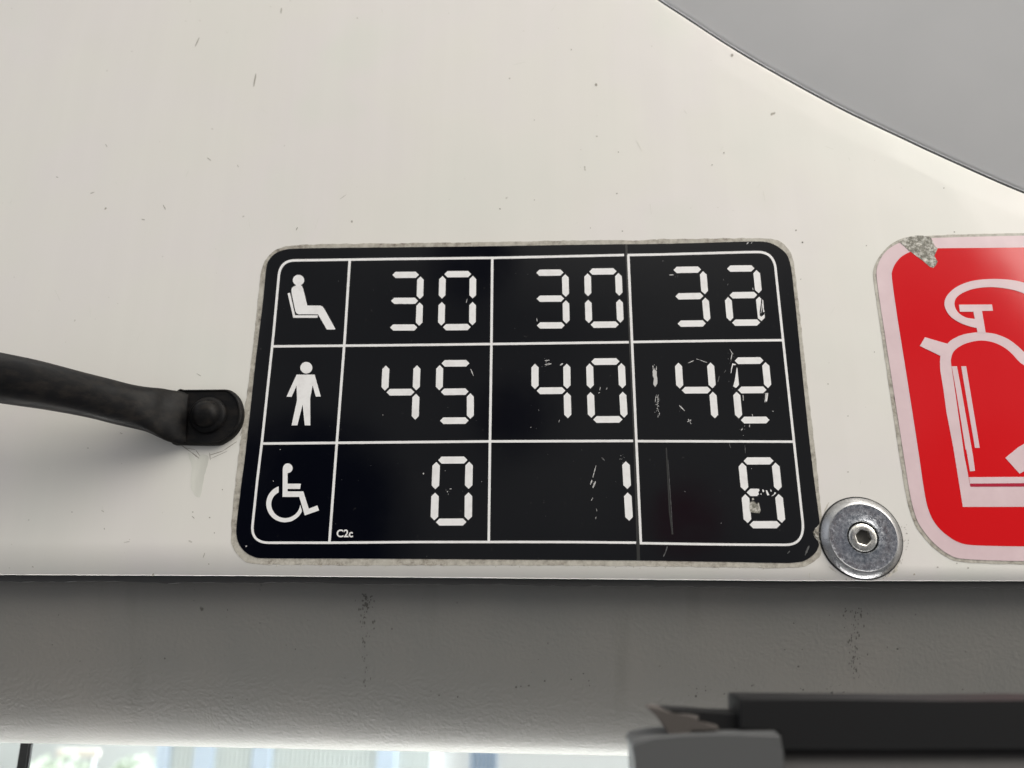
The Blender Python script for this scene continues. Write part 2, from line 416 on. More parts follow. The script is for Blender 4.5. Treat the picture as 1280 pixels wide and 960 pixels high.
# ------------------------------------------------------------------ capacity sticker
st = thing('capacity_sticker', 'black rounded sticker with a white grid of passenger numbers and three pictograms', 'sticker', P(660, 700))
H0, H1, H2, H3 = .00008, .00020, .00026, .00031
film_out = [(302, 480 + 60), (314, 455), (322.5, 375), (326, 341), (330, 327.5), (337.5, 317.5), (349, 309.4), (370, 305.6), (480, 304.4), (620, 302.6), (700, 301), (777, 300), (800, 301.5), (803, 299.5), (900, 298), (956, 297.5), (975, 300.6), (987.5, 313.7), (992.5, 326), (1000.5, 400), (1009, 480), (1018.5, 560), (1026, 635), (1027.5, 650), (1027, 690), (1023.7, 697.5), (1007.5, 708.7), (982, 710.6), (920, 709.4), (880, 708.7), (720, 706.9), (440, 706.9), (355, 706), (312.5, 705), (302.5, 700), (291, 686), (288, 670), (293.7, 606)]
black_out = [(302.5, 600), (305.6, 580), (313, 515), (318.7, 460), (323.7, 420), (329.4, 375), (333, 332.5), (336.5, 324.5), (344, 316.5), (356, 312), (370, 310.6), (480, 309.5), (620, 308), (700, 306.5), (777, 305.5), (820, 305.4), (932, 302.2), (952, 301.9), (962, 303.5), (970, 306.9), (982.5, 316), (988, 328.7), (990.5, 348), (996.2, 400), (1004, 480), (1012.5, 560), (1018, 605), (1024, 648), (1024.5, 657), (1019, 661), (1016, 666), (1018, 672), (1022, 676), (1024, 681), (1021, 689), (1015, 695), (1008, 700), (1001, 702.5), (985, 703.8), (970, 703.7), (920, 702.5), (880, 702), (806, 700.6), (720, 700), (440, 698.1), (330, 698.1), (317.5, 696.9), (302.5, 687.5), (295, 671), (296.5, 650), (300, 622.5)]
bm = bmesh.new(); prism(bm, ragged(soft(film_out), .9, 2.5, 1), 0, H0)
# rough bits of dirt along the film
for _ in range(46):
    x = random.uniform(330, 1000); blob(bm, x, 705.6 + (x - 330) * .006 + random.uniform(-1.2, 2.0), random.uniform(.4, 1.1), 0, H0 * 1.1, 1)
obj('clear_film_edge', bm, [M['film'], M['panel_mark']], st)
bm = bmesh.new()
prism(bm, ragged(soft(black_out), .18, 6, 2), 0, H1)
# pale scratches and flecks in the black print
sc = [(584, 374, 583, 379, .7), (588.5, 461.5, 592, 470, 1), (671, 398, 671.5, 402, 1), (681, 451, 687, 450.5, 1), (681, 456, 689, 455, 1.6), (683, 457, 686, 454, 1), (700, 457, 703.5, 454.5, 1.4), (749.5, 488, 750.5, 484, .8), (758, 487, 759, 484, .7), (748, 492, 749.5, 490.5, .8), (698.5, 528, 699.3, 525, .7),
      (745, 582, 741, 597, 1.0), (740, 600, 738, 606, 1.4), (744.5, 602, 741, 610, 1.6), (836.5, 344, 842, 344, .9), (913.5, 450, 915, 441, .9), (916, 443, 912, 437, .8), (933, 305.6, 935.5, 303.2, .9), (938.5, 305, 940, 302.8, .9), (940.5, 360, 941.3, 363, .8), (308, 682, 308.5, 683.5, 1.6),
      (849, 507, 856, 514, 1.1), (860, 524, 863, 529, 1.3), (859, 527.5, 864, 525, 1.1), (860, 454, 867, 451, .8), (874, 450, 883.5, 453.5, 1.0), (870, 449, 876, 450.5, .5), (928.5, 494, 929, 501, .9), (957.5, 491.5, 956, 503, 2.0), (959, 491.5, 958, 498, .8), (940, 518, 941, 521, 1), (926, 538, 928, 536, 1), (937, 531, 936.5, 534, 1), (965, 514, 967, 514.5, .8),
      (529, 593, 530, 591, 1.2), (559, 615.5, 560, 614, 1.3), (562, 611.5, 564.5, 611, .9), (556.5, 588.5, 557, 588.5, .8), (602, 602, 602.4, 602, 1), (478.5, 519, 479, 519, 1), (350, 562, 351, 562, .8), (341.5, 601, 342.5, 602, .6), (663, 535, 664, 534, .6), (741, 622, 739, 626, .7), (745.5, 636, 746, 639, .7), (745, 646, 744.5, 649, .7), (939, 585.6, 939.5, 586, .9), (901, 654, 901.5, 654, .8),
      # worn-off extra figure at the left of the third column
      (816, 457, 816.5, 463, 1.3), (820.5, 458, 820.3, 463, 1.0), (822.3, 494, 821.8, 505, .7), (819.6, 495, 819, 503, .7)]
for a in sc: stroke(bm, a[:2], a[2:4], a[4], H1, H3, 1, .5)
dim = [(1006, 694, 1011, 682, 2.2), (984, 692, 987, 689, 1.2), (832, 690, 829, 696, 1.2), (834, 683, 832, 690, 1.2), (835, 575, 841, 668, .7), (752, 572, 756, 576, 1.4), (897, 478, 899, 470, .8), (905, 466, 907, 463, .8), (911, 553, 913, 560, .7), (931, 557, 931.5, 567, .8), (875, 368, 876, 366, .8), (828, 326.5, 829, 326.5, 1.2), (909, 357, 910, 355, .8), (904, 349, 904.5, 351, .8), (855, 614, 857, 615, .8), (673, 512, 674, 514, .8)]
prism(bm, ragged([(815.5, 464), (818, 461), (821, 464), (821.2, 472), (821.4, 479), (818.6, 484), (816.6, 480.5), (817.2, 474), (815.8, 469)], 1.1, .8, 21), H1, H3, 1)
for _ in range(46):
    t = random.random(); blob(bm, 821.5 + random.gauss(0, 1.3) + t * 1.0, 494 + 28 * t, random.uniform(.25, .75), H1, H3, random.choice((1, 1, 2)), 5, random.uniform(.7, 2))
for (fx_, fy_, n_, sd) in ((818, 460, 10, 1.8), (683, 456, 8, 3), (862, 526, 7, 1.6), (914, 445, 10, 3), (741, 604, 8, 2), (918, 484, 14, 3), (957, 497, 8, 2.2), (953, 385, 10, 2.2), (852, 510, 5, 3), (777, 573, 7, 1.8), (930, 532, 8, 4), (845, 343, 4, 2), (560, 614, 4, 2)):
    for _ in range(n_): blob(bm, fx_ + random.gauss(0, sd), fy_ + random.gauss(0, sd * 1.4), random.uniform(.2, .5), H1, H3, random.choice((1, 2, 2)), 5, random.uniform(.6, 1.8))
for a in dim: stroke(bm, a[:2], a[2:4], a[4], H1, H2 + .00002, 2, .5)
for _ in range(70):
    x, y = random.uniform(345, 985), random.uniform(312, 696); blob(bm, x, y, random.uniform(.22, .42), H1, H1 + .00002, 2, 6)
obj('black_ground', bm, [M['black'], M['scratch'], M['scratch_dim']], st)
# later piece of vinyl laid over the right-hand column, with its lifted edge
bm = bmesh.new()
patch = [(781.5, 305.6), (820, 305.7), (932, 302.6), (952, 302.3), (962, 303.9), (969.7, 307.3), (982.1, 316.3), (987.5, 328.7), (990.1, 348), (995.8, 400), (1003.6, 480), (1012.1, 560), (1017.6, 605), (1023.4, 648), (1023.8, 656), (1018.4, 661), (1015.4, 666), (1017.4, 672), (1021.4, 676), (1023.4, 681), (1020.4, 689), (1014.6, 694.6), (1007.6, 699.5), (1001, 702), (985, 703.3), (970, 703.2), (920, 702), (880, 701.5), (806, 700.1), (797.5, 700), (797, 680), (792.5, 555), (787, 428)]
prism(bm, soft(patch, 1), H1 - .00002, H1 + .00004)
prism(bm, [(781.3, 305.6), (784, 305.6), (789.5, 428), (794.6, 552), (799.5, 680), (800, 700), (796, 700), (795.5, 680), (791.6, 552), (786.2, 428)], H1 + .00003, H1 + .000055, 1)
prism(bm, [(832, 560), (833.5, 560), (838, 640), (841.5, 668), (839.5, 668), (836, 640)], H1 + .00003, H1 + .00005, 1)
HP = H1 + .00004
obj('overlaid_patch', bm, [M['black'], M['seam']], st)

def line_px(pts, w):
    """closed ribbon outline along a polyline in photo positions"""
    up, dn = [], []
    for i, p in enumerate(pts):
        a = pts[max(0, i - 1)]; b = pts[min(len(pts) - 1, i + 1)]; l = math.hypot(b[0] - a[0], b[1] - a[1]); nx, ny = -(b[1] - a[1]) / l, (b[0] - a[0]) / l
        up.append((p[0] + nx * w / 2, p[1] + ny * w / 2)); dn.append((p[0] - nx * w / 2, p[1] - ny * w / 2))
    return up + dn[::-1]
def arc(p0, pc, p1, n=10):
    return [((1 - t) ** 2 * p0[0] + 2 * t * (1 - t) * pc[0] + t * t * p1[0], (1 - t) ** 2 * p0[1] + 2 * t * (1 - t) * pc[1] + t * t * p1[1]) for t in [i / n for i in range(n + 1)]]
bw = 3.0
bm = bmesh.new()
left = [(780, 319.1), (700, 320.9), (620, 322.6), (480, 324.2), (400, 325.4)] + arc((369, 325.8), (351, 326), (348.9, 344)) + [(341.9, 420), (334.9, 485), (328, 550), (321.9, 600)] + arc((316, 656), (313.5, 678), (336, 678.5)) + [(412, 678.5), (520, 677.6), (650, 677.5), (720, 677.7), (795, 678.4)]
prism(bm, line_px(left, bw), H1, H2)
right = [(784.3, 319.2), (820, 318.6), (880, 317), (932, 315.6)] + arc((947, 315.4), (965, 315.3), (968.8, 333)) + [(978, 420), (985.5, 490), (993, 560)] + arc((1003, 652), (1006, 681), (982, 681.1)) + [(920, 680.8), (880, 680.3), (799.5, 679)]
prism(bm, line_px(right, bw), H1, HP + .00005)
prism(bm, line_px([(785.3, 319.4), (789.6, 420), (795.5, 555), (801, 679)], 3.1), H1, HP + .000055)
prism(bm, line_px([(437.3, 325.6), (431.4, 420), (421.5, 550), (412, 677.5)], 3.1), H1, H2 + .000005)
prism(bm, line_px([(615.4, 323), (614.4, 425), (612.5, 555), (611, 677)], 3.1), H1, H2 + .000005)
prism(bm, line_px([(342, 433.2), (480, 431.9), (614, 430.3), (786, 428)], 3.0), H1, H2 + .00001)
prism(bm, line_px([(789.5, 427.8), (900, 426.2), (978, 425.5)], 3.0), H1, HP + .00006)
prism(bm, line_px([(329, 554.6), (421, 553.7), (612, 551.9), (791.3, 551.3)], 3.1), H1, H2 + .00001)
prism(bm, line_px([(794, 551.6), (900, 551.9), (991.5, 552.3)], 3.0), H1, HP + .00006)
obj('grid_lines', bm, M['white'], st)

def hexseg(bm, a, b, th, gap, h0, h1):
    l = math.hypot(b[0] - a[0], b[1] - a[1]); ux, uy = (b[0] - a[0]) / l, (b[1] - a[1]) / l; nx, ny = -uy, ux
    if abs(ux) > abs(uy): nx, ny = -.07 * (1 if ux > 0 else -1) * 0, 1
    else: nx, ny = 1, 0
    a = (a[0] + ux * gap, a[1] + uy * gap); b = (b[0] - ux * gap, b[1] - uy * gap); t = th / 2
    pts = [a, (a[0] + ux * t + nx * t, a[1] + uy * t + ny * t), (b[0] - ux * t + nx * t, b[1] - uy * t + ny * t), b, (b[0] - ux * t - nx * t, b[1] - uy * t - ny * t), (a[0] + ux * t - nx * t, a[1] + uy * t - ny * t)]
    prism(bm, pts, h0, h1)
SEG = {'a': ('TL', 'TR'), 'b': ('TR', 'MR'), 'c': ('MR', 'BR'), 'd': ('BL', 'BR'), 'e': ('ML', 'BL'), 'f': ('TL', 'ML'), 'g': ('ML', 'MR')}
def digit(text, segs, ox, oy, th, pts, extra=None, right=False):
    keys = ('TL', 'TR', 'ML', 'MR', 'BL', 'BR'); q = {k: (ox + u / 8, oy + v / 8) for k, (u, v) in zip(keys, pts)}
    bm = bmesh.new(); h0 = H1; h1 = HP + .00006 if right else H2
    for s in segs:
        a, b = SEG[s]; w = th if s in 'adg' else th * 1.06
        hexseg(bm, q[a], q[b], w, 2.15, h0, h1)
    for e_ in (extra or []): prism(bm, [(ox + u / 8, oy + v / 8) for u, v in e_], h0, h1)
    o = obj('digit', bm, M['white'], st); o['label'] = text
digit('white segmented figure 3, seated row, first column', 'abcdg', 460, 300, 7.7, [(228, 352), (527, 350), (215, 611), (519, 610), (205, 877), (511, 877)])
digit('white segmented figure 0, seated row, first column', 'abcdef', 460, 300, 7.8, [(747, 345), (1050, 343), (740, 605), (1047, 604), (733, 875), (1044, 872)])
digit('white segmented figure 3, seated row, middle column', 'abcdg', 640, 300, 7.8, [(226, 331), (532, 327), (230, 590), (538, 588), (232, 857), (544, 855)])
digit('white segmented figure 0, seated row, middle column', 'abcdef', 640, 300, 7.9, [(755, 319), (1062, 315), (761, 582), (1073, 577), (769, 850), (1084, 847)])
digit('white segmented figure 3, seated row, last column', 'abcdg', 820, 300, 7.9, [(157, 303), (467, 298), (176, 567), (489, 562), (198, 840), (514, 836)], right=True)
digit('white segmented figure with scratched right stroke, seated row, last column', 'abged', 820, 300, 7.9, [(692, 290), (1000, 286), (717, 556), (1027, 552), (742, 830), (1057, 827)],
      [[(998, 600), (1030, 570), (1050, 590), (1046, 640), (1034, 720), (1036, 760), (1052, 770), (1084, 745), (1086, 780), (1053, 813), (1018, 785), (1008, 700)], [(1060, 598), (1070, 605), (1076, 690), (1082, 720), (1070, 724), (1064, 680)], [(1058, 640), (1063, 645), (1050, 730), (1044, 738)]], right=True)
digit('white segmented figure 4, standing row, first column', 'fgbc', 460, 430, 8.3, [(182, 200), (492, 198), (169, 485), (482, 482), (158, 777), (472, 775)])
digit('white segmented figure 5, standing row, first column', 'afgcd', 460, 430, 8.2, [(719, 196), (1032, 194), (713, 481), (1024, 477), (704, 769), (1024, 767)])
digit('white segmented figure 4, standing row, middle column', 'fgbc', 650, 430, 8.4, [(150, 183), (467, 181), (150, 470), (471, 467), (152, 762), (479, 761)])
digit('white segmented figure 0, standing row, middle column', 'abcdef', 650, 430, 8.3, [(695, 179), (1012, 176), (704, 465), (1025, 462), (715, 757), (1042, 755)])
digit('white segmented figure 4, standing row, last column', 'fgbc', 820, 430, 8.3, [(221, 172), (541, 170), (239, 465), (564, 462), (262, 765), (589, 762)], right=True)
digit('white segmented figure with two scratched strokes, standing row, last column', 'abged', 820, 430, 8.4, [(768, 170), (1090, 167), (801, 462), (1120, 460), (829, 763), (1150, 761)],
      [[(805, 235), (812, 245), (820, 330), (828, 410), (800, 440), (770, 425), (785, 370), (798, 290)], [(762, 195), (800, 205), (790, 215), (770, 212), (756, 260), (750, 295), (745, 292), (752, 235)], [(1104, 498), (1120, 490), (1114, 540), (1106, 582), (1096, 570), (1092, 530)]], right=True)
digit('white segmented figure 0, wheelchair row, first column', 'abcdef', 490, 560, 8.8, [(445, 123), (773, 121), (433, 430), (766, 427), (423, 742), (763, 740)])
digit('white segmented figure 1, wheelchair row, middle column', 'bc', 700, 560, 8.9, [(400, 115), (656, 116), (400, 430), (674, 428), (400, 745), (693, 746)])
digit('white segmented figure with a half worn middle stroke, wheelchair row, last column', 'abcdef', 880, 560, 9.0, [(377, 131), (710, 130), (408, 446), (742, 444), (437, 768), (778, 767)],
      [[(425, 445), (462, 408), (545, 408), (553, 425), (540, 445), (548, 462), (530, 482), (462, 482)], [(585, 412), (602, 430), (590, 445), (580, 425)], [(615, 425), (628, 425), (652, 470), (630, 476)], [(560, 460), (575, 455), (572, 470)], [(665, 412), (675, 432), (668, 440), (660, 425)], [(705, 440), (720, 452), (690, 478), (668, 482), (695, 466)]], right=True)

def sym(name, parts, ox, oy, label=None, mat_=None, sx=8.0, par=None, h=(None, None)):
    bm = bmesh.new()
    for k, p in enumerate(parts):
        prism(bm, [(ox + u / sx, oy + v / sx) for u, v in p], h[0] or H1, (h[1] or H2) + k * .000004)
    o = obj(name, bm, mat_ or M['white'], par or st)
    if label: o['label'] = label
def ell(cx, cy, rx, ry, n=28): return [(cx + rx * math.cos(2 * math.pi * i / n), cy + ry * math.sin(2 * math.pi * i / n)) for i in range(n)]
sym('seated_person_symbol', [ell(427, 404, 57, 53), [(400, 452), (450, 452), (462, 464), (472, 485), (515, 658), (645, 658), (668, 668), (688, 696), (795, 890), (790, 897), (710, 897), (622, 745), (430, 745), (408, 736), (396, 715), (360, 545), (356, 510), (360, 485), (375, 468), (398, 460)], [(318, 535), (342, 530), (393, 755), (622, 755), (615, 780), (375, 780)]], 320, 300)
sym('standing_person_symbol', [ell(505, 239, 60, 58), [(408, 308), (588, 308), (650, 527), (600, 527), (568, 415), (543, 545), (545, 815), (490, 815), (468, 605), (415, 815), (358, 815), (412, 562), (408, 415), (358, 530), (308, 528)]], 320, 430)
oc = (285, 640); wh = []
a0 = math.atan2(463 - 640, 228 - 285); a1 = math.atan2(715 - 640, 462 - 285)
def sweep(aA, aB, rA, rB, n, cx, cy):
    # counter-clockwise on screen: from upper left through left and bottom to lower right
    out = []
    A = aA if aA > 0 else aA + 2 * math.pi
    for i in range(n + 1):
        t = i / n; a = A + (aB - A) * t; r = rA + (rB - rA) * t + (-8 * math.sin(math.pi * t)); out.append((cx + r * math.cos(a), cy + r * math.sin(a)))
    return out
wh = sweep(a0, a1, 184, 192, 36, *oc) + sweep(math.atan2(525 - 640, 228 - 285), math.atan2(648 - 640, 445 - 285), 128, 160, 36, 285, 640)[::-1]
sym('wheelchair_symbol', [ell(320, 283, 48, 48), [(270, 285), (268, 570), (435, 570), (490, 755), (632, 705), (615, 655), (530, 688), (475, 515), (318, 515), (318, 490), (442, 490), (450, 438), (318, 438), (318, 320)], wh], 320, 550)
# small code
def text(s, x, y, capx, par, m):
    cu = bpy.data.curves.new('t', 'FONT'); cu.body = s; cu.size = 1; cu.offset = .022; cu.extrude = 0
    o = bpy.data.objects.new('t', cu); COL.objects.link(o)
    dg = bpy.context.evaluated_depsgraph_get(); me = bpy.data.meshes.new_from_object(o.evaluated_get(dg))
    bm = bmesh.new(); bm.from_mesh(me); bpy.data.objects.remove(o)
    w = max(v.co.x for v in bm.verts); hh = max(v.co.y for v in bm.verts)
    for v in bm.verts:
        px = x + v.co.x / w * capx; py = y - v.co.y / hh * 9.3; v.co = P(px, py) + Vector((0, -H2, 0))
    return obj('lettering', bm, m, par)
text('C2c', 420.8, 671.3, 20.6, st, M['white'])
# chipped spot in the last figure
bm = bmesh.new()
prism(bm, ragged([(880 + u / 8, 560 + v / 8) for u, v in [(455, 540), (500, 535), (525, 560), (545, 545), (565, 630), (550, 655), (500, 650), (462, 640), (450, 590)]], .5, 1.5, 8), H1, HP + .0001, 0)
prism(bm, ragged([(880 + u / 8, 560 + v / 8) for u, v in [(480, 505), (495, 500), (500, 520), (478, 525)]], .3, 1.5, 8), H1, HP + .00007, 0)
for a in [(1018, 662, 1024, 656, 1.5), (1017, 667, 1023, 672, 1.6), (1019, 664, 1025, 666, 1.2), (1020, 673, 1026, 678, 1.5), (1016, 665, 1019, 670, 1)]: stroke(bm, a[:2], a[2:4], a[4], H0, H1 + .0001, 0, .5)
o = obj('glue_residue', bm, M['glue'], st)

# ------------------------------------------------------------------ fire extinguisher sticker
fx = thing('fire_extinguisher_sticker', 'red sticker with pink border and fire extinguisher drawing, torn at its top corner', 'sticker', P(1240, 700))
RX = 1372
film = [(1090.6, 345), (1092, 334), (1097.5, 322.5), (1110, 307.5), (1124, 299), (1136, 296), (1180, 293.8), (1235, 292.5), (1280, 291.5), (RX - 30, 289.5), (RX - 8, 299), (RX, 320), (RX + 60, 640), (RX + 62, 672), (RX + 50, 695), (RX + 20, 706), (1280, 705.6), (1204, 703.6), (1185, 699), (1163, 682), (1146, 661), (1140, 647.5), (1133, 625), (1122.5, 560), (1099, 400)]
pink = [(1094.9, 345), (1096, 334), (1101, 322), (1110, 311), (1124, 303.5), (1138, 299.5), (1167.5, 297.5), (1240, 295.6), (1280, 294.9), (RX - 32, 293), (RX - 12, 302), (RX - 5, 320), (RX + 55, 640), (RX + 57, 670), (RX + 46, 690), (RX + 18, 701.5), (1280, 701.7), (1204, 699.4), (1188, 695.5), (1167, 680), (1151, 660), (1144.5, 647.5), (1137.7, 622.5), (1128, 560), (1103, 400)]
redp = [(1114, 345), (1115, 338), (1119, 329), (1126, 321), (1137.5, 314.6), (1155, 311), (1171, 310.6), (1280, 309.7), (RX - 45, 308.5), (RX - 32, 314), (RX - 25, 330), (RX + 33, 630), (RX + 33, 660), (RX + 24, 676), (RX + 5, 683), (1280, 683.2), (1216, 681.9), (1200, 679.4), (1185, 671), (1170, 657.5), (1161, 641), (1155.6, 620), (1147.5, 562), (1130, 450), (1121, 395)]
bm = bmesh.new(); prism(bm, ragged(soft(film), .5, 2.5, 11), 0, H0); obj('clear_film_edge', bm, M['film'], fx)
bm = bmesh.new(); prism(bm, soft(pink), 0, H1); obj('pink_border', bm, M['pink'], fx)
bm = bmesh.new(); prism(bm, soft(redp), H1 - .00005, H1 + .00004); obj('red_ground', bm, M['red'], fx)
HA, HB = H1 + .00001, H1 + .00009
def q8(ox, oy, L_): return [(ox + u / 8, oy + v / 8) for u, v in L_]
bm = bmesh.new()
# cylinder wall as one closed ribbon (open at nothing): outer then inner outline
outer = q8(1120, 450, [(580, 960), (500, 520), (470, 290), (440, 110), (437, 0)])[::-1]
outer = q8(1120, 560, [(665, 590), (570, 0)]) + q8(1120, 450, [(500, 520), (470, 290), (440, 110), (436, 20)])
top_o = catmull(q8(1120, 330, [(440, 925), (510, 800), (580, 745), (680, 705), (812, 685), (895, 688), (1000, 705), (1120, 755), (1220, 830), (1290, 900), (1340, 970), (1375, 1060)]), 4)
right_o = [(1294, 475), (1327, 633.5)]
inner_r = [(1314, 608.3), (1284, 478)]
top_i = catmull(q8(1120, 330, [(1320, 1080), (1280, 1020), (1240, 990), (1205, 955), (1160, 905), (1090, 845), (1000, 797), (900, 771), (800, 771), (680, 803), (600, 850), (560, 900), (545, 965)]), 4)
inner_l = q8(1120, 450, [(547, 40), (590, 330), (680, 960)]) + q8(1120, 560, [(740, 386)])
prism(bm, outer + top_o + right_o, HA, HB - .00002)     # full silhouette (walls)
obj('cylinder_outline', bm, M['pink'], fx)
bm = bmesh.new()
prism(bm, [(p[0], p[1]) for p in top_i] + inner_l + inner_r, HA, HB)
obj('cylinder_inside', bm, M['red'], fx)
HC = HB + .00004
bm = bmesh.new()
prism(bm, q8(1120, 450, [(553, 65), (605, 65), (640, 250), (765, 960)]) + q8(1120, 560, [(785, 230), (735, 235), (697, 10)]) + q8(1120, 450, [(692, 900), (600, 330)]), HB, HC)
prism(bm, q8(1120, 450, [(647, 65), (697, 65), (832, 880), (785, 880)]), HB, HC)
prism(bm, q8(1120, 560, [(725, 293), (1280, 290), (1528, 289), (1540, 350), (1280, 353), (735, 357)]), HB, HC)
# nozzle stub, valve and lever
prism(bm, q8(1120, 330, [(235, 822), (285, 735), (512, 801), (530, 860), (442, 922)]), HA, HC + .000004)
prism(bm, q8(1120, 330, [(625, 410), (955, 408), (965, 470), (855, 472), (892, 692), (812, 690), (770, 480), (635, 480)]), HA, HC + .000008)
# hose
ho = catmull(q8(1120, 330, [(806, 642), (740, 628), (640, 592), (550, 535), (500, 470), (480, 400), (500, 330), (560, 262), (650, 208), (780, 168), (960, 153), (1150, 163), (1290, 196), (1420, 255), (1530, 350), (1600, 500), (1640, 720), (1640, 940), (1600, 1180)]), 4)
hi_ = catmull(q8(1120, 330, [(1510, 1160), (1550, 940), (1550, 740), (1510, 560), (1440, 420), (1365, 345), (1280, 300), (1150, 258), (960, 234), (800, 246), (700, 275), (630, 312), (592, 352), (580, 400), (592, 450), (630, 500), (700, 540), (784, 552)]), 4)
prism(bm, ho + hi_, HA, HC + .000012)
# horn of the hose in front of the cylinder
prism(bm, q8(1120, 560, [(1088, 100), (1222, -10), (1420, -120), (1560, -230), (1650, -180), (1500, 20), (1290, 225), (1230, 258)]), HB, HC + .000016)
obj('extinguisher_symbol', bm, M['pink'], fx)
bm = bmesh.new(); prism(bm, q8(1120, 560, [(735, 358), (1280, 354), (1540, 353), (1543, 383), (1280, 387), (740, 388)]), HB, HC - .00001); obj('base_line', bm, M['crimson'], fx)
bm = bmesh.new()
prism(bm, ragged(q8(1080, 280, [(350, 185), (400, 150), (460, 128), (560, 116), (665, 128), (680, 165), (700, 220), (732, 250), (715, 290), (700, 320), (735, 375), (715, 415), (690, 440), (655, 432), (600, 385), (540, 335), (450, 270)]), .7, 1.5, 5), H0, H1 + .0001)
for _ in range(40):
    u, v = random.uniform(430, 690), random.uniform(140, 400)
    if v - 150 > (u - 380) * 1.0: continue
    blob(bm, 1080 + u / 8, 280 + v / 8, random.uniform(.3, .9), H1, H1 + .00014, 0, 6)
obj('torn_patch', bm, M['glue'], fx)

# ------------------------------------------------------------------ plated screw with its large dished washer
cpos = P(1075.8, 672.3); rad = (P(1126.6, 672).x - P(1025.2, 672).x) / 2; r = rad
sc_ = thing('washer_screw', 'round steel washer and hex socket screw between the black and red stickers', 'screw', cpos)
bm = bmesh.new()
lathe(bm, cpos, [(r * .985, 0), (r, .0003), (r * .995, .0007), (r * .86, .0021), (r * .84, .00235), (r * .825, .0024), (r * .82, .00235)], 96, 0, cap=False)
lathe(bm, cpos, [(r * .82, .00235), (r * .80, .0023), (r * .45, .0023), (r * .43, .0024), (r * .40, .00245), (r * .385, .0022), (r * .38, .0005)], 96, 1, cap=False)
obj('washer', bm, [M['steel'], M['steel_face']], sc_, True)
bm = bmesh.new(); lathe(bm, cpos, [(r * 1.03, 0), (r * 1.03, .0002), (r * .9, .0003)], 64); obj('rubber_gasket', bm, M['rubber_and_gap'], sc_)
bm = bmesh.new(); sr = r * .352; sk = r * .19
rings = lathe(bm, cpos, [(sr, .0004), (sr, .0019), (sr * .97, .0022), (sr * .9, .00245), (sr * .75, .0026), (sr * .6, .00265)], 48, 0, cap=False)
hexr = []
for (rr_, hh) in ((sk * 1.10, .00262), (sk, .0025), (sk * .96, .0006)):
    ring = []
    for i in range(48):
        a = 2 * math.pi * i / 48; k = (a + .3) % (math.pi / 3) - math.pi / 6
        ring.append(bm.verts.new(cpos + Vector((math.cos(a) * rr_ * .92 / math.cos(k), -hh, math.sin(a) * rr_ * .92 / math.cos(k)))))
    hexr.append(ring)
prev = rings[-1]
for ring in hexr:
    for i in range(48): bm.faces.new((prev[i], prev[(i + 1) % 48], ring[(i + 1) % 48], ring[i]))
    prev = ring
ctr = bm.verts.new(cpos + Vector((0, -.0004, 0)))
for i in range(48): bm.faces.new((prev[i], prev[(i + 1) % 48], ctr)).material_index = 1
M['socket'] = mat('shaded_socket', (.10, .095, .085), .5, .6)  # dark floor colour stands in for shade inside the socket
sh = obj('screw_head', bm, [M['steel_bright'], M['socket']], sc_, True)

# ------------------------------------------------------------------ black grab handle
foot = P(262, 520)
gh = thing('grab_handle', 'black plastic grab handle bolted to the cream panel left of the black sticker', 'handle', foot)
secs = [(-300, 384, -300, 455, .036, .0083), (-120, 417, -120, 486, .034, .0083), (0, 441, 0, 503.7, .030, .0083), (53, 452, 55, 511.6, .0265, .0082), (106, 466, 106, 521, .0215, .008), (140, 474.5, 136, 528.5, .0178, .0078), (165, 481, 160, 534, .0145, .0075), (186, 484.6, 182, 539.5, .0115, .007), (203, 486, 198, 546.5, .0086, .0060), (213, 487.6, 209, 551.5, .0062, .0049), (223, 489.0, 220, 554.5, .0044, .0038), (231, 490.5, 228, 555, .0030, .0026), (237, 493, 234, 553, .0018, .0016)]
sp_ = catmull(secs, 5); bm = bmesh.new(); rings = []
for s in sp_:
    T_ = P(s[0], s[1], s[4]); B_ = P(s[2], s[3], s[4]); c_ = (T_ + B_) / 2; a_ = (T_ - B_) / 2
    ring = []
    for i in range(40):
        t = 2 * math.pi * i / 40; co, si = math.cos(t), math.sin(t); ex = .88
        ring.append(bm.verts.new(c_ + a_ * (abs(co) ** ex * (1 if co > 0 else -1)) + Vector((0, -s[5] * abs(si) ** ex * (1 if si > 0 else -1), 0))))
    rings.append(ring)
for a, b in zip(rings, rings[1:]):
    for i in range(40): bm.faces.new((a[i], a[(i + 1) % 40], b[(i + 1) % 40], b[i]))
bm.faces.new(rings[0]); bm.faces.new(rings[-1])
obj('bar', bm, M['grip'], gh, True)
lug = catmull([(226, 488.9), (234, 488.7), (250, 488.6), (275, 488.4), (289, 488.9), (297, 494), (303, 503), (306, 518), (303, 533), (294, 546), (280, 555.5), (270, 557.3), (250, 557.3), (230, 556.8), (218, 555.5), (212, 540), (212, 505)], 5, True)
bm = bmesh.new()
def scl(pts, k, cx=255, cy=522): return [(cx + (x - cx) * k, cy + (y - cy) * k) for x, y in pts]
lv = [[bm.verts.new(P(x, y) + Vector((0, -h, 0))) for x, y in scl(lug, k)] for k, h in ((1, 0), (1.0, .0016), (.985, .0024), (.955, .0029), (.93, .0029), (.91, .0024), (.6, .0023))]
for a, b in zip(lv, lv[1:]):
    for i in range(len(lug)): bm.faces.new((a[i], a[(i + 1) % len(lug)], b[(i + 1) % len(lug)], b[i]))
bm.faces.new(lv[-1])
obj('foot_plate', bm, M['grip'], gh, True)
bm = bmesh.new(); bc = P(257, 517.5, .0045); bc.y = 0; k = .0003
rg = lathe(bm, bc, [(24.5 * k, .0022), (24 * k, .0034), (22 * k, .0040), (18.5 * k, .0043), (17.5 * k, .0052), (15 * k, .0068), (10 * k, .0079), (5 * k, .0083), (1 * k, .0084)], 48)
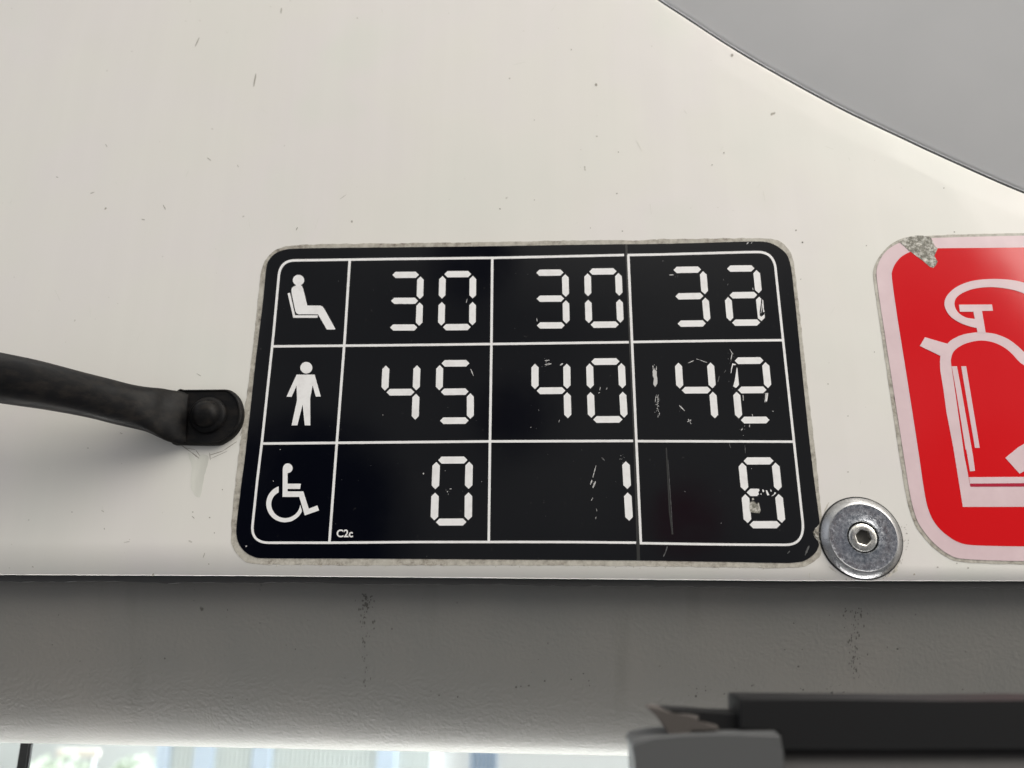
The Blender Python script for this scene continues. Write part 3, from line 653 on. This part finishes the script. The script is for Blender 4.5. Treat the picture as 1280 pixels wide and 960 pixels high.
obj('bolt_cap', bm, M['grip'], gh, True)

# ------------------------------------------------------------------ grained grey header trim below the panel
bm = bmesh.new(); rows = []
prof = catmull([(.0080, .016), (.0086, .004), (.0112, -.010), (.0152, -.024), (.0205, -.0365), (.0265, -.0452), (.0335, -.0510), (.0420, -.0540), (.0520, -.0546), (.062, -.052), (.070, -.045)], 6)
for i in range(121):
    x = -.36 + .72 * i / 120
    k = 1.0
    rows.append([bm.verts.new((x, y, z if z > 0 else z * (1.115 + .08 * x))) for y, z in prof])
for a, b in zip(rows, rows[1:]):
    for i in range(len(a) - 1): bm.faces.new((a[i], b[i], b[i + 1], a[i + 1]))
from mathutils.bvhtree import BVHTree
bvh = BVHTree.FromBMesh(bm)
def onto(x, y):
    h = bvh.ray_cast(CAM, ray(x, y)); return h[0] + Vector((0, -.00006, -.00002)) if h[0] else None
rs = random.Random(3); spots = []
def spot(x, y, r_, sq=1.0): spots.append((x, y, r_, sq))
for _ in range(46): spot(458 + rs.gauss(0, 5), 742 + abs(rs.gauss(0, 18)), rs.uniform(.4, 1.5), rs.uniform(.8, 2.2))
for _ in range(30): spot(456 + rs.gauss(0, 3), rs.uniform(760, 860), rs.uniform(.3, .7), 3)
for _ in range(40): spot(1066 + rs.gauss(0, 8) + 3, 760 + abs(rs.gauss(0, 24)), rs.uniform(.4, 1.1), rs.uniform(1, 2.6))
for _ in range(34): spot(1068 + rs.gauss(0, 4), rs.uniform(790, 850), rs.uniform(.3, .7), 3)
for _ in range(30): spot(rs.uniform(850, 1260), rs.uniform(855, 870), rs.uniform(.5, 1.1))
for _ in range(60): spot(rs.uniform(10, 1270), rs.uniform(735, 900), rs.uniform(.3, .7), rs.uniform(.7, 2.5))
for (x, y, r_) in ((490, 786, 1.1), (645, 859, 1.6), (651, 858, 1.1), (661, 857, 1.3), (681, 851, 1.3), (714, 849, 1.3), (729, 842, 1.1), (736, 851, 1.1), (572, 871, 1.4), (549, 869, 1.2), (206, 823, 1.2), (737, 857, 1), (998, 833, 1.3), (981, 812, 1.1), (1122, 811, 1.6), (992, 779, 1.1), (870, 870, 1.8), (1040, 866, 2.0), (1004, 862, 1.2), (940, 857, 1.2)): spot(x, y, r_)
for (x, y, r_, sq) in spots:
    vs_ = [onto(x + math.cos(t * math.pi / 3) * r_ * rs.uniform(.6, 1.2), y + math.sin(t * math.pi / 3) * r_ * sq * rs.uniform(.6, 1.2)) for t in range(6)]
    if all(vs_): bm.faces.new([bm.verts.new(v) for v in vs_]).material_index = 1
M['trim_dirt'] = mat('dark_vinyl_stain', (.105, .10, .088), .6)
o = obj('header_trim', bm, [M['vinyl'], M['trim_dirt']], smooth=True, origin=(0, .03, -.055))
tag(o, 'long padded grey grained vinyl trim running below the cream panel, bright along its rounded bottom', 'trim')

# ------------------------------------------------------------------ windscreen with its black divider
m = mat('clear_glass', (1, 1, 1), .0); b_ = bs(m)
gl = N(m, 'ShaderNodeBsdfGlossy'); gl.inputs['Roughness'].default_value = .02
tr = N(m, 'ShaderNodeBsdfTransparent'); tr.inputs['Color'].default_value = (.96, .98, .97, 1)
fr = N(m, 'ShaderNodeFresnel'); fr.inputs['IOR'].default_value = 1.2
ms = N(m, 'ShaderNodeMixShader'); L(m, fr.outputs[0], ms.inputs[0]); L(m, tr.outputs[0], ms.inputs[1]); L(m, gl.outputs[0], ms.inputs[2])
L(m, ms.outputs[0], m.node_tree.nodes['Material Output'].inputs['Surface']); M['glass'] = m
wd = thing('windscreen', 'clear window below the grey trim with a thin black divider at its left', 'window', (0, .11, -.30))
bm = bmesh.new(); box(bm, (-.7, .108, -.30), (.9, .112, -.05)); obj('glass_pane', bm, M['glass'], wd)
def Q(x, y, dist): return P(x, y, -dist)
bm = bmesh.new()
tl, tr_, bl, br = Q(26.5, 915, .09), Q(40, 915, .09), Q(19, 962, .09), Q(33, 962, .09)
ex = 5.0
dl = (bl - tl); dr = (br - tr_)
cs = [tl - dl * .3, tr_ - dr * .3, tr_ + dr * ex, tl + dl * ex]
f = [bm.verts.new(c) for c in cs]; g = [bm.verts.new(c + Vector((0, .003, 0))) for c in cs]
bm.faces.new(f); bm.faces.new(g)
for i in range(4): bm.faces.new((f[i], f[(i + 1) % 4], g[(i + 1) % 4], g[i]))
bmesh.ops.bevel(bm, geom=bm.edges[:], offset=.0008, segments=2, affect='EDGES')
obj('divider', bm, M['rubber_and_gap'], wd)

# ------------------------------------------------------------------ dark blind rail near the lens, out of focus
hb = .085
bl_ = thing('blind_rail', 'out of focus black blind rail with grey end bracket in the bottom right corner', 'blind', P(1000, 960, hb))
M['blind'] = mat('matt_black_rail', (.006, .006, .0065), .5, spec=.3)
M['bracket'] = mat('mid_grey_plastic', (.082, .083, .083), .5)
M['foam'] = mat('brown_torn_foam', (.065, .056, .05), .8)
M['roll'] = mat('dark_grey_cloth', (.07, .066, .064), .7)
def slab(bm, pts, h0, h1, bev=0):
    """photo outline at distance h0, pushed back to h1"""
    a = [bm.verts.new(P(x, y, h0)) for x, y in pts]; dy = Vector((0, h0 - h1, 0))
    b = [bm.verts.new(v.co + dy) for v in a]; n = len(a)
    bm.faces.new(a); bm.faces.new(b)
    for i in range(n): bm.faces.new((a[i], a[(i + 1) % n], b[(i + 1) % n], b[i]))
    if bev: bmesh.ops.bevel(bm, geom=bm.edges[:], offset=bev, segments=3, affect='EDGES')
bm = bmesh.new(); slab(bm, [(925, 873.5), (1060, 875), (1180, 876.5), (1300, 875.5), (1560, 877), (1560, 936), (1280, 936), (1100, 937), (976, 938), (976, 912), (925, 912)], hb, hb - .012, .0003); obj('rail', bm, M['blind'], bl_)
bm = bmesh.new(); slab(bm, [(822, 885.5), (850, 888), (880, 890), (935, 892), (935, 921), (870, 921), (858, 916), (838, 905)], hb - .002, hb - .009, .0004); obj('end_cap', bm, M['blind'], bl_)
bm = bmesh.new(); slab(bm, [(809, 885), (822, 884.5), (834, 889.5), (846, 894), (862, 894.5), (876, 897), (868, 901), (884, 905), (900, 909), (898, 914), (875, 913), (862, 911), (864, 923), (838, 923), (834, 910), (822, 897)], hb + .0005, hb - .006, .0003); obj('torn_clip', bm, M['foam'], bl_)
bm = bmesh.new(); a = catmull([(786, 960), (789, 940), (792, 930)], 3) ; slab(bm, [(794, 1100), (795, 990), (793, 950), (789, 930), (797, 926.5), (817, 923.2), (850, 920.5), (900, 918.5), (976, 917), (979.5, 940), (979.5, 1100)], hb + .004, hb - .010, .0005); obj('end_bracket', bm, M['bracket'], bl_)
bm = bmesh.new()
c0, c1 = P(979, 985, hb - .004), P(1560, 985, hb - .004); rr_ = (P(1000, 930, hb - .004).z - P(1000, 985, hb - .004).z); prev = None
ringsr = []
for c_ in (c0, c1): ringsr.append([bm.verts.new(c_ + Vector((0, -math.cos(2 * math.pi * i / 40) * rr_ * .8 + .004, math.sin(2 * math.pi * i / 40) * rr_))) for i in range(40)])
for i in range(40): bm.faces.new((ringsr[0][i], ringsr[0][(i + 1) % 40], ringsr[1][(i + 1) % 40], ringsr[1][i]))
bm.faces.new(ringsr[0]); bm.faces.new(ringsr[1])
obj('cloth_roll', bm, M['roll'], bl_, True)

# ------------------------------------------------------------------ outside, blown out and blurred
ms_ = bpy.data.materials.new('sky_glow'); ms_.use_nodes = True
nn = ms_.node_tree.nodes; nn.remove(nn['Principled BSDF']); em = nn.new('ShaderNodeEmission'); em.inputs['Color'].default_value = (.93, .97, 1, 1); em.inputs['Strength'].default_value = 9.0
ms_.node_tree.links.new(em.outputs[0], nn['Material Output'].inputs['Surface'])
bm = bmesh.new(); rows = []
for i in range(25):
    a = math.pi * (i / 24); rows.append([bm.verts.new((-60 * math.cos(a) , 1.5 + 58 * math.sin(a) * math.cos(e_), -2.7 + 60 * math.sin(e_) )) for e_ in [math.pi / 2 * k / 12 for k in range(13)]])
for a, b in zip(rows, rows[1:]):
    for i in range(12): bm.faces.new((a[i], b[i], b[i + 1], a[i + 1]))
o = obj('sky', bm, ms_, smooth=True); tag(o, kind='structure')
mg = mat('pale_yard_concrete', (.42, .42, .40), .8); L(mg, ramp(mg, noise_n(mg, coord(mg), 2.0, 4), [(.3, (.38, .38, .36)), (.7, (.5, .5, .48))]), bs(mg).inputs['Base Color'])
bm = bmesh.new(); v_ = [bm.verts.new(c) for c in ((-62, 1.2, -2.7), (62, 1.2, -2.7), (62, 62, -2.7), (-62, 62, -2.7))]; bm.faces.new(v_)
o = obj('ground', bm, mg); tag(o, kind='structure')
# fence of pale mesh with blue posts, ~6 m off
M['blue'] = mat('light_blue_paint', (.64, .72, .84), .5); M['mesh'] = mat('pale_galvanised', (.76, .79, .77), .5)
fy = 6.0
def G(x, y, dist): return P(x, y, -(dist))
fn = thing('fence', 'pale blurred fence panel with light blue posts seen through the window strip', 'fence', (-2.0, fy, -2.7))
zt = G(300, 915, fy).z
for x in (207, 258, 330, 485):
    c_ = G(x, 940, fy).x; w_ = .075 if x != 207 else .05
    bm = bmesh.new(); box(bm, (c_ - w_, fy - .06, -2.7), (c_ + w_, fy + .06, zt + .3), .01); obj('post', bm, M['blue'], fn)
bm = bmesh.new(); xa, xb = G(200, 940, fy).x, G(550, 940, fy).x
n = 60
for i in range(n):
    x = xa + (xb - xa) * i / n; box(bm, (x, fy - .01, -2.65), (x + .03, fy + .01, zt + .25))
box(bm, (xa, fy - .02, -1.9), (xb, fy + .02, -1.85)); box(bm, (xa, fy + .03, -2.6), (xb, fy + .05, zt + .2))
obj('infill_panel', bm, M['mesh'], fn)
# bushes and a rusty orange skip in the left part of the strip
M['leaf'] = mat('pale_leaves', (.46, .50, .42), .7); M['stem'] = mat('bark', (.15, .11, .08), .8); M['orange'] = mat('pale_orange_paint', (.74, .66, .60), .6); M['kerbgrey'] = mat('grey_wall', (.45, .45, .47), .8)  # leaf and orange tones paled, putting the overexposure into the colour
for (x, yy, dist, rr0, lab) in ((66, 957, 7.5, .42, 'blurred green bush just right of the black divider'), (165, 955, 7.0, .25, 'small blurred yellow green bush beside the blue fence post')):
    c_ = G(x, yy, dist); bs_ = thing('bush', lab, 'bush', (c_.x, c_.y, -2.7))
    bm = bmesh.new(); rnd = random.Random(x)
    for k in range(420):
        u = Vector((rnd.gauss(0, 1), rnd.gauss(0, 1), rnd.gauss(0, 1))).normalized() * rr0 * rnd.uniform(.45, 1.0); u.z = u.z * .9
        p_ = c_ + u - Vector((0, 0, rr0 * .6)); t_ = Vector((rnd.uniform(-1, 1), rnd.uniform(-1, 1), rnd.uniform(-1, 1))).normalized() * .05; s_ = t_.orthogonal().normalized() * .03
        bm.faces.new([bm.verts.new(p_ + d_) for d_ in (-t_, s_, t_, -s_)])
    obj('foliage', bm, M['leaf'], bs_)
    bm = bmesh.new(); box(bm, (c_.x - .03, c_.y - .03, -2.7), (c_.x + .03, c_.y + .03, c_.z - rr0 * .5), .005); obj('trunk', bm, M['stem'], bs_)
a, b = G(70, 939, 8.2), G(122, 947, 8.2)
sk_ = thing('barrier', 'blurred pale orange barrier board right of the black divider', 'barrier', ((a.x + b.x) / 2, a.y, -2.7))
bm = bmesh.new(); box(bm, (a.x, a.y, b.z), (b.x, a.y + .04, a.z + .02), .01); obj('board', bm, M['orange'], sk_)
for xx in (a.x + .1, b.x - .1):
    bm = bmesh.new(); box(bm, (xx - .03, a.y + .045, -2.7), (xx + .03, a.y + .1, a.z), .005); obj('leg', bm, M['kerbgrey'], sk_)
wl_ = G(-200, 935, 10.0), G(205, 935, 10.0)
bm = bmesh.new(); box(bm, (wl_[0].x - 3, 10.0, -2.7), (wl_[1].x, 10.3, 0.2), .02); box(bm, (wl_[0].x - 3, 9.93, 0.2), (wl_[1].x + .05, 10.37, .3), .02)
M['palewall'] = mat('pale_render', (.62, .63, .63), .8)
o = obj('wall', bm, M['palewall'], origin=(wl_[0].x, 10.15, -2.7)); tag(o, 'pale grey blurred wall outside at the far left of the window strip', 'wall')
# white van
M['van'] = mat('white_van_paint', (.85, .86, .87), .25, coat=.5); M['dark'] = mat('dark_tyre', (.03, .03, .03), .7); M['grille'] = mat('blue_grey_slats', (.35, .45, .6), .4); M['vglass'] = mat('van_window', (.05, .06, .07), .1)
vy = 3.6; x0, x1 = G(532, 940, vy).x, G(900, 940, vy).x; ztop = G(640, 925, vy).z + .25
vn = thing('parked_van', 'overexposed white van with a slatted vent, behind the strip of window', 'van', ((x0 + x1) / 2, vy + .8, -2.7))
bm = bmesh.new(); box(bm, (x0, vy, -2.4), (x1, vy + 3.4, ztop), .18); obj('body', bm, M['van'], vn, True)
gx0, gx1 = G(589, 940, vy).x, G(623, 940, vy).x
bm = bmesh.new()
for i in range(6):
    xx = gx0 + (gx1 - gx0) * i / 6; box(bm, (xx, vy - .02, G(600, 965, vy).z), (xx + (gx1 - gx0) / 9, vy + .01, G(600, 938, vy).z), .002)
obj('vent', bm, M['grille'], vn)
for xx in (x0 + .02, x1 - .02):
    for yy in (vy + .6, vy + 2.7):
        bm = bmesh.new(); bmesh.ops.create_cone(bm, cap_ends=True, segments=32, radius1=.32, radius2=.32, depth=.2, matrix=Matrix.Translation((xx, yy, -2.38)) @ Matrix.Rotation(R(90), 4, 'Y')); obj('wheel', bm, M['dark'], vn)
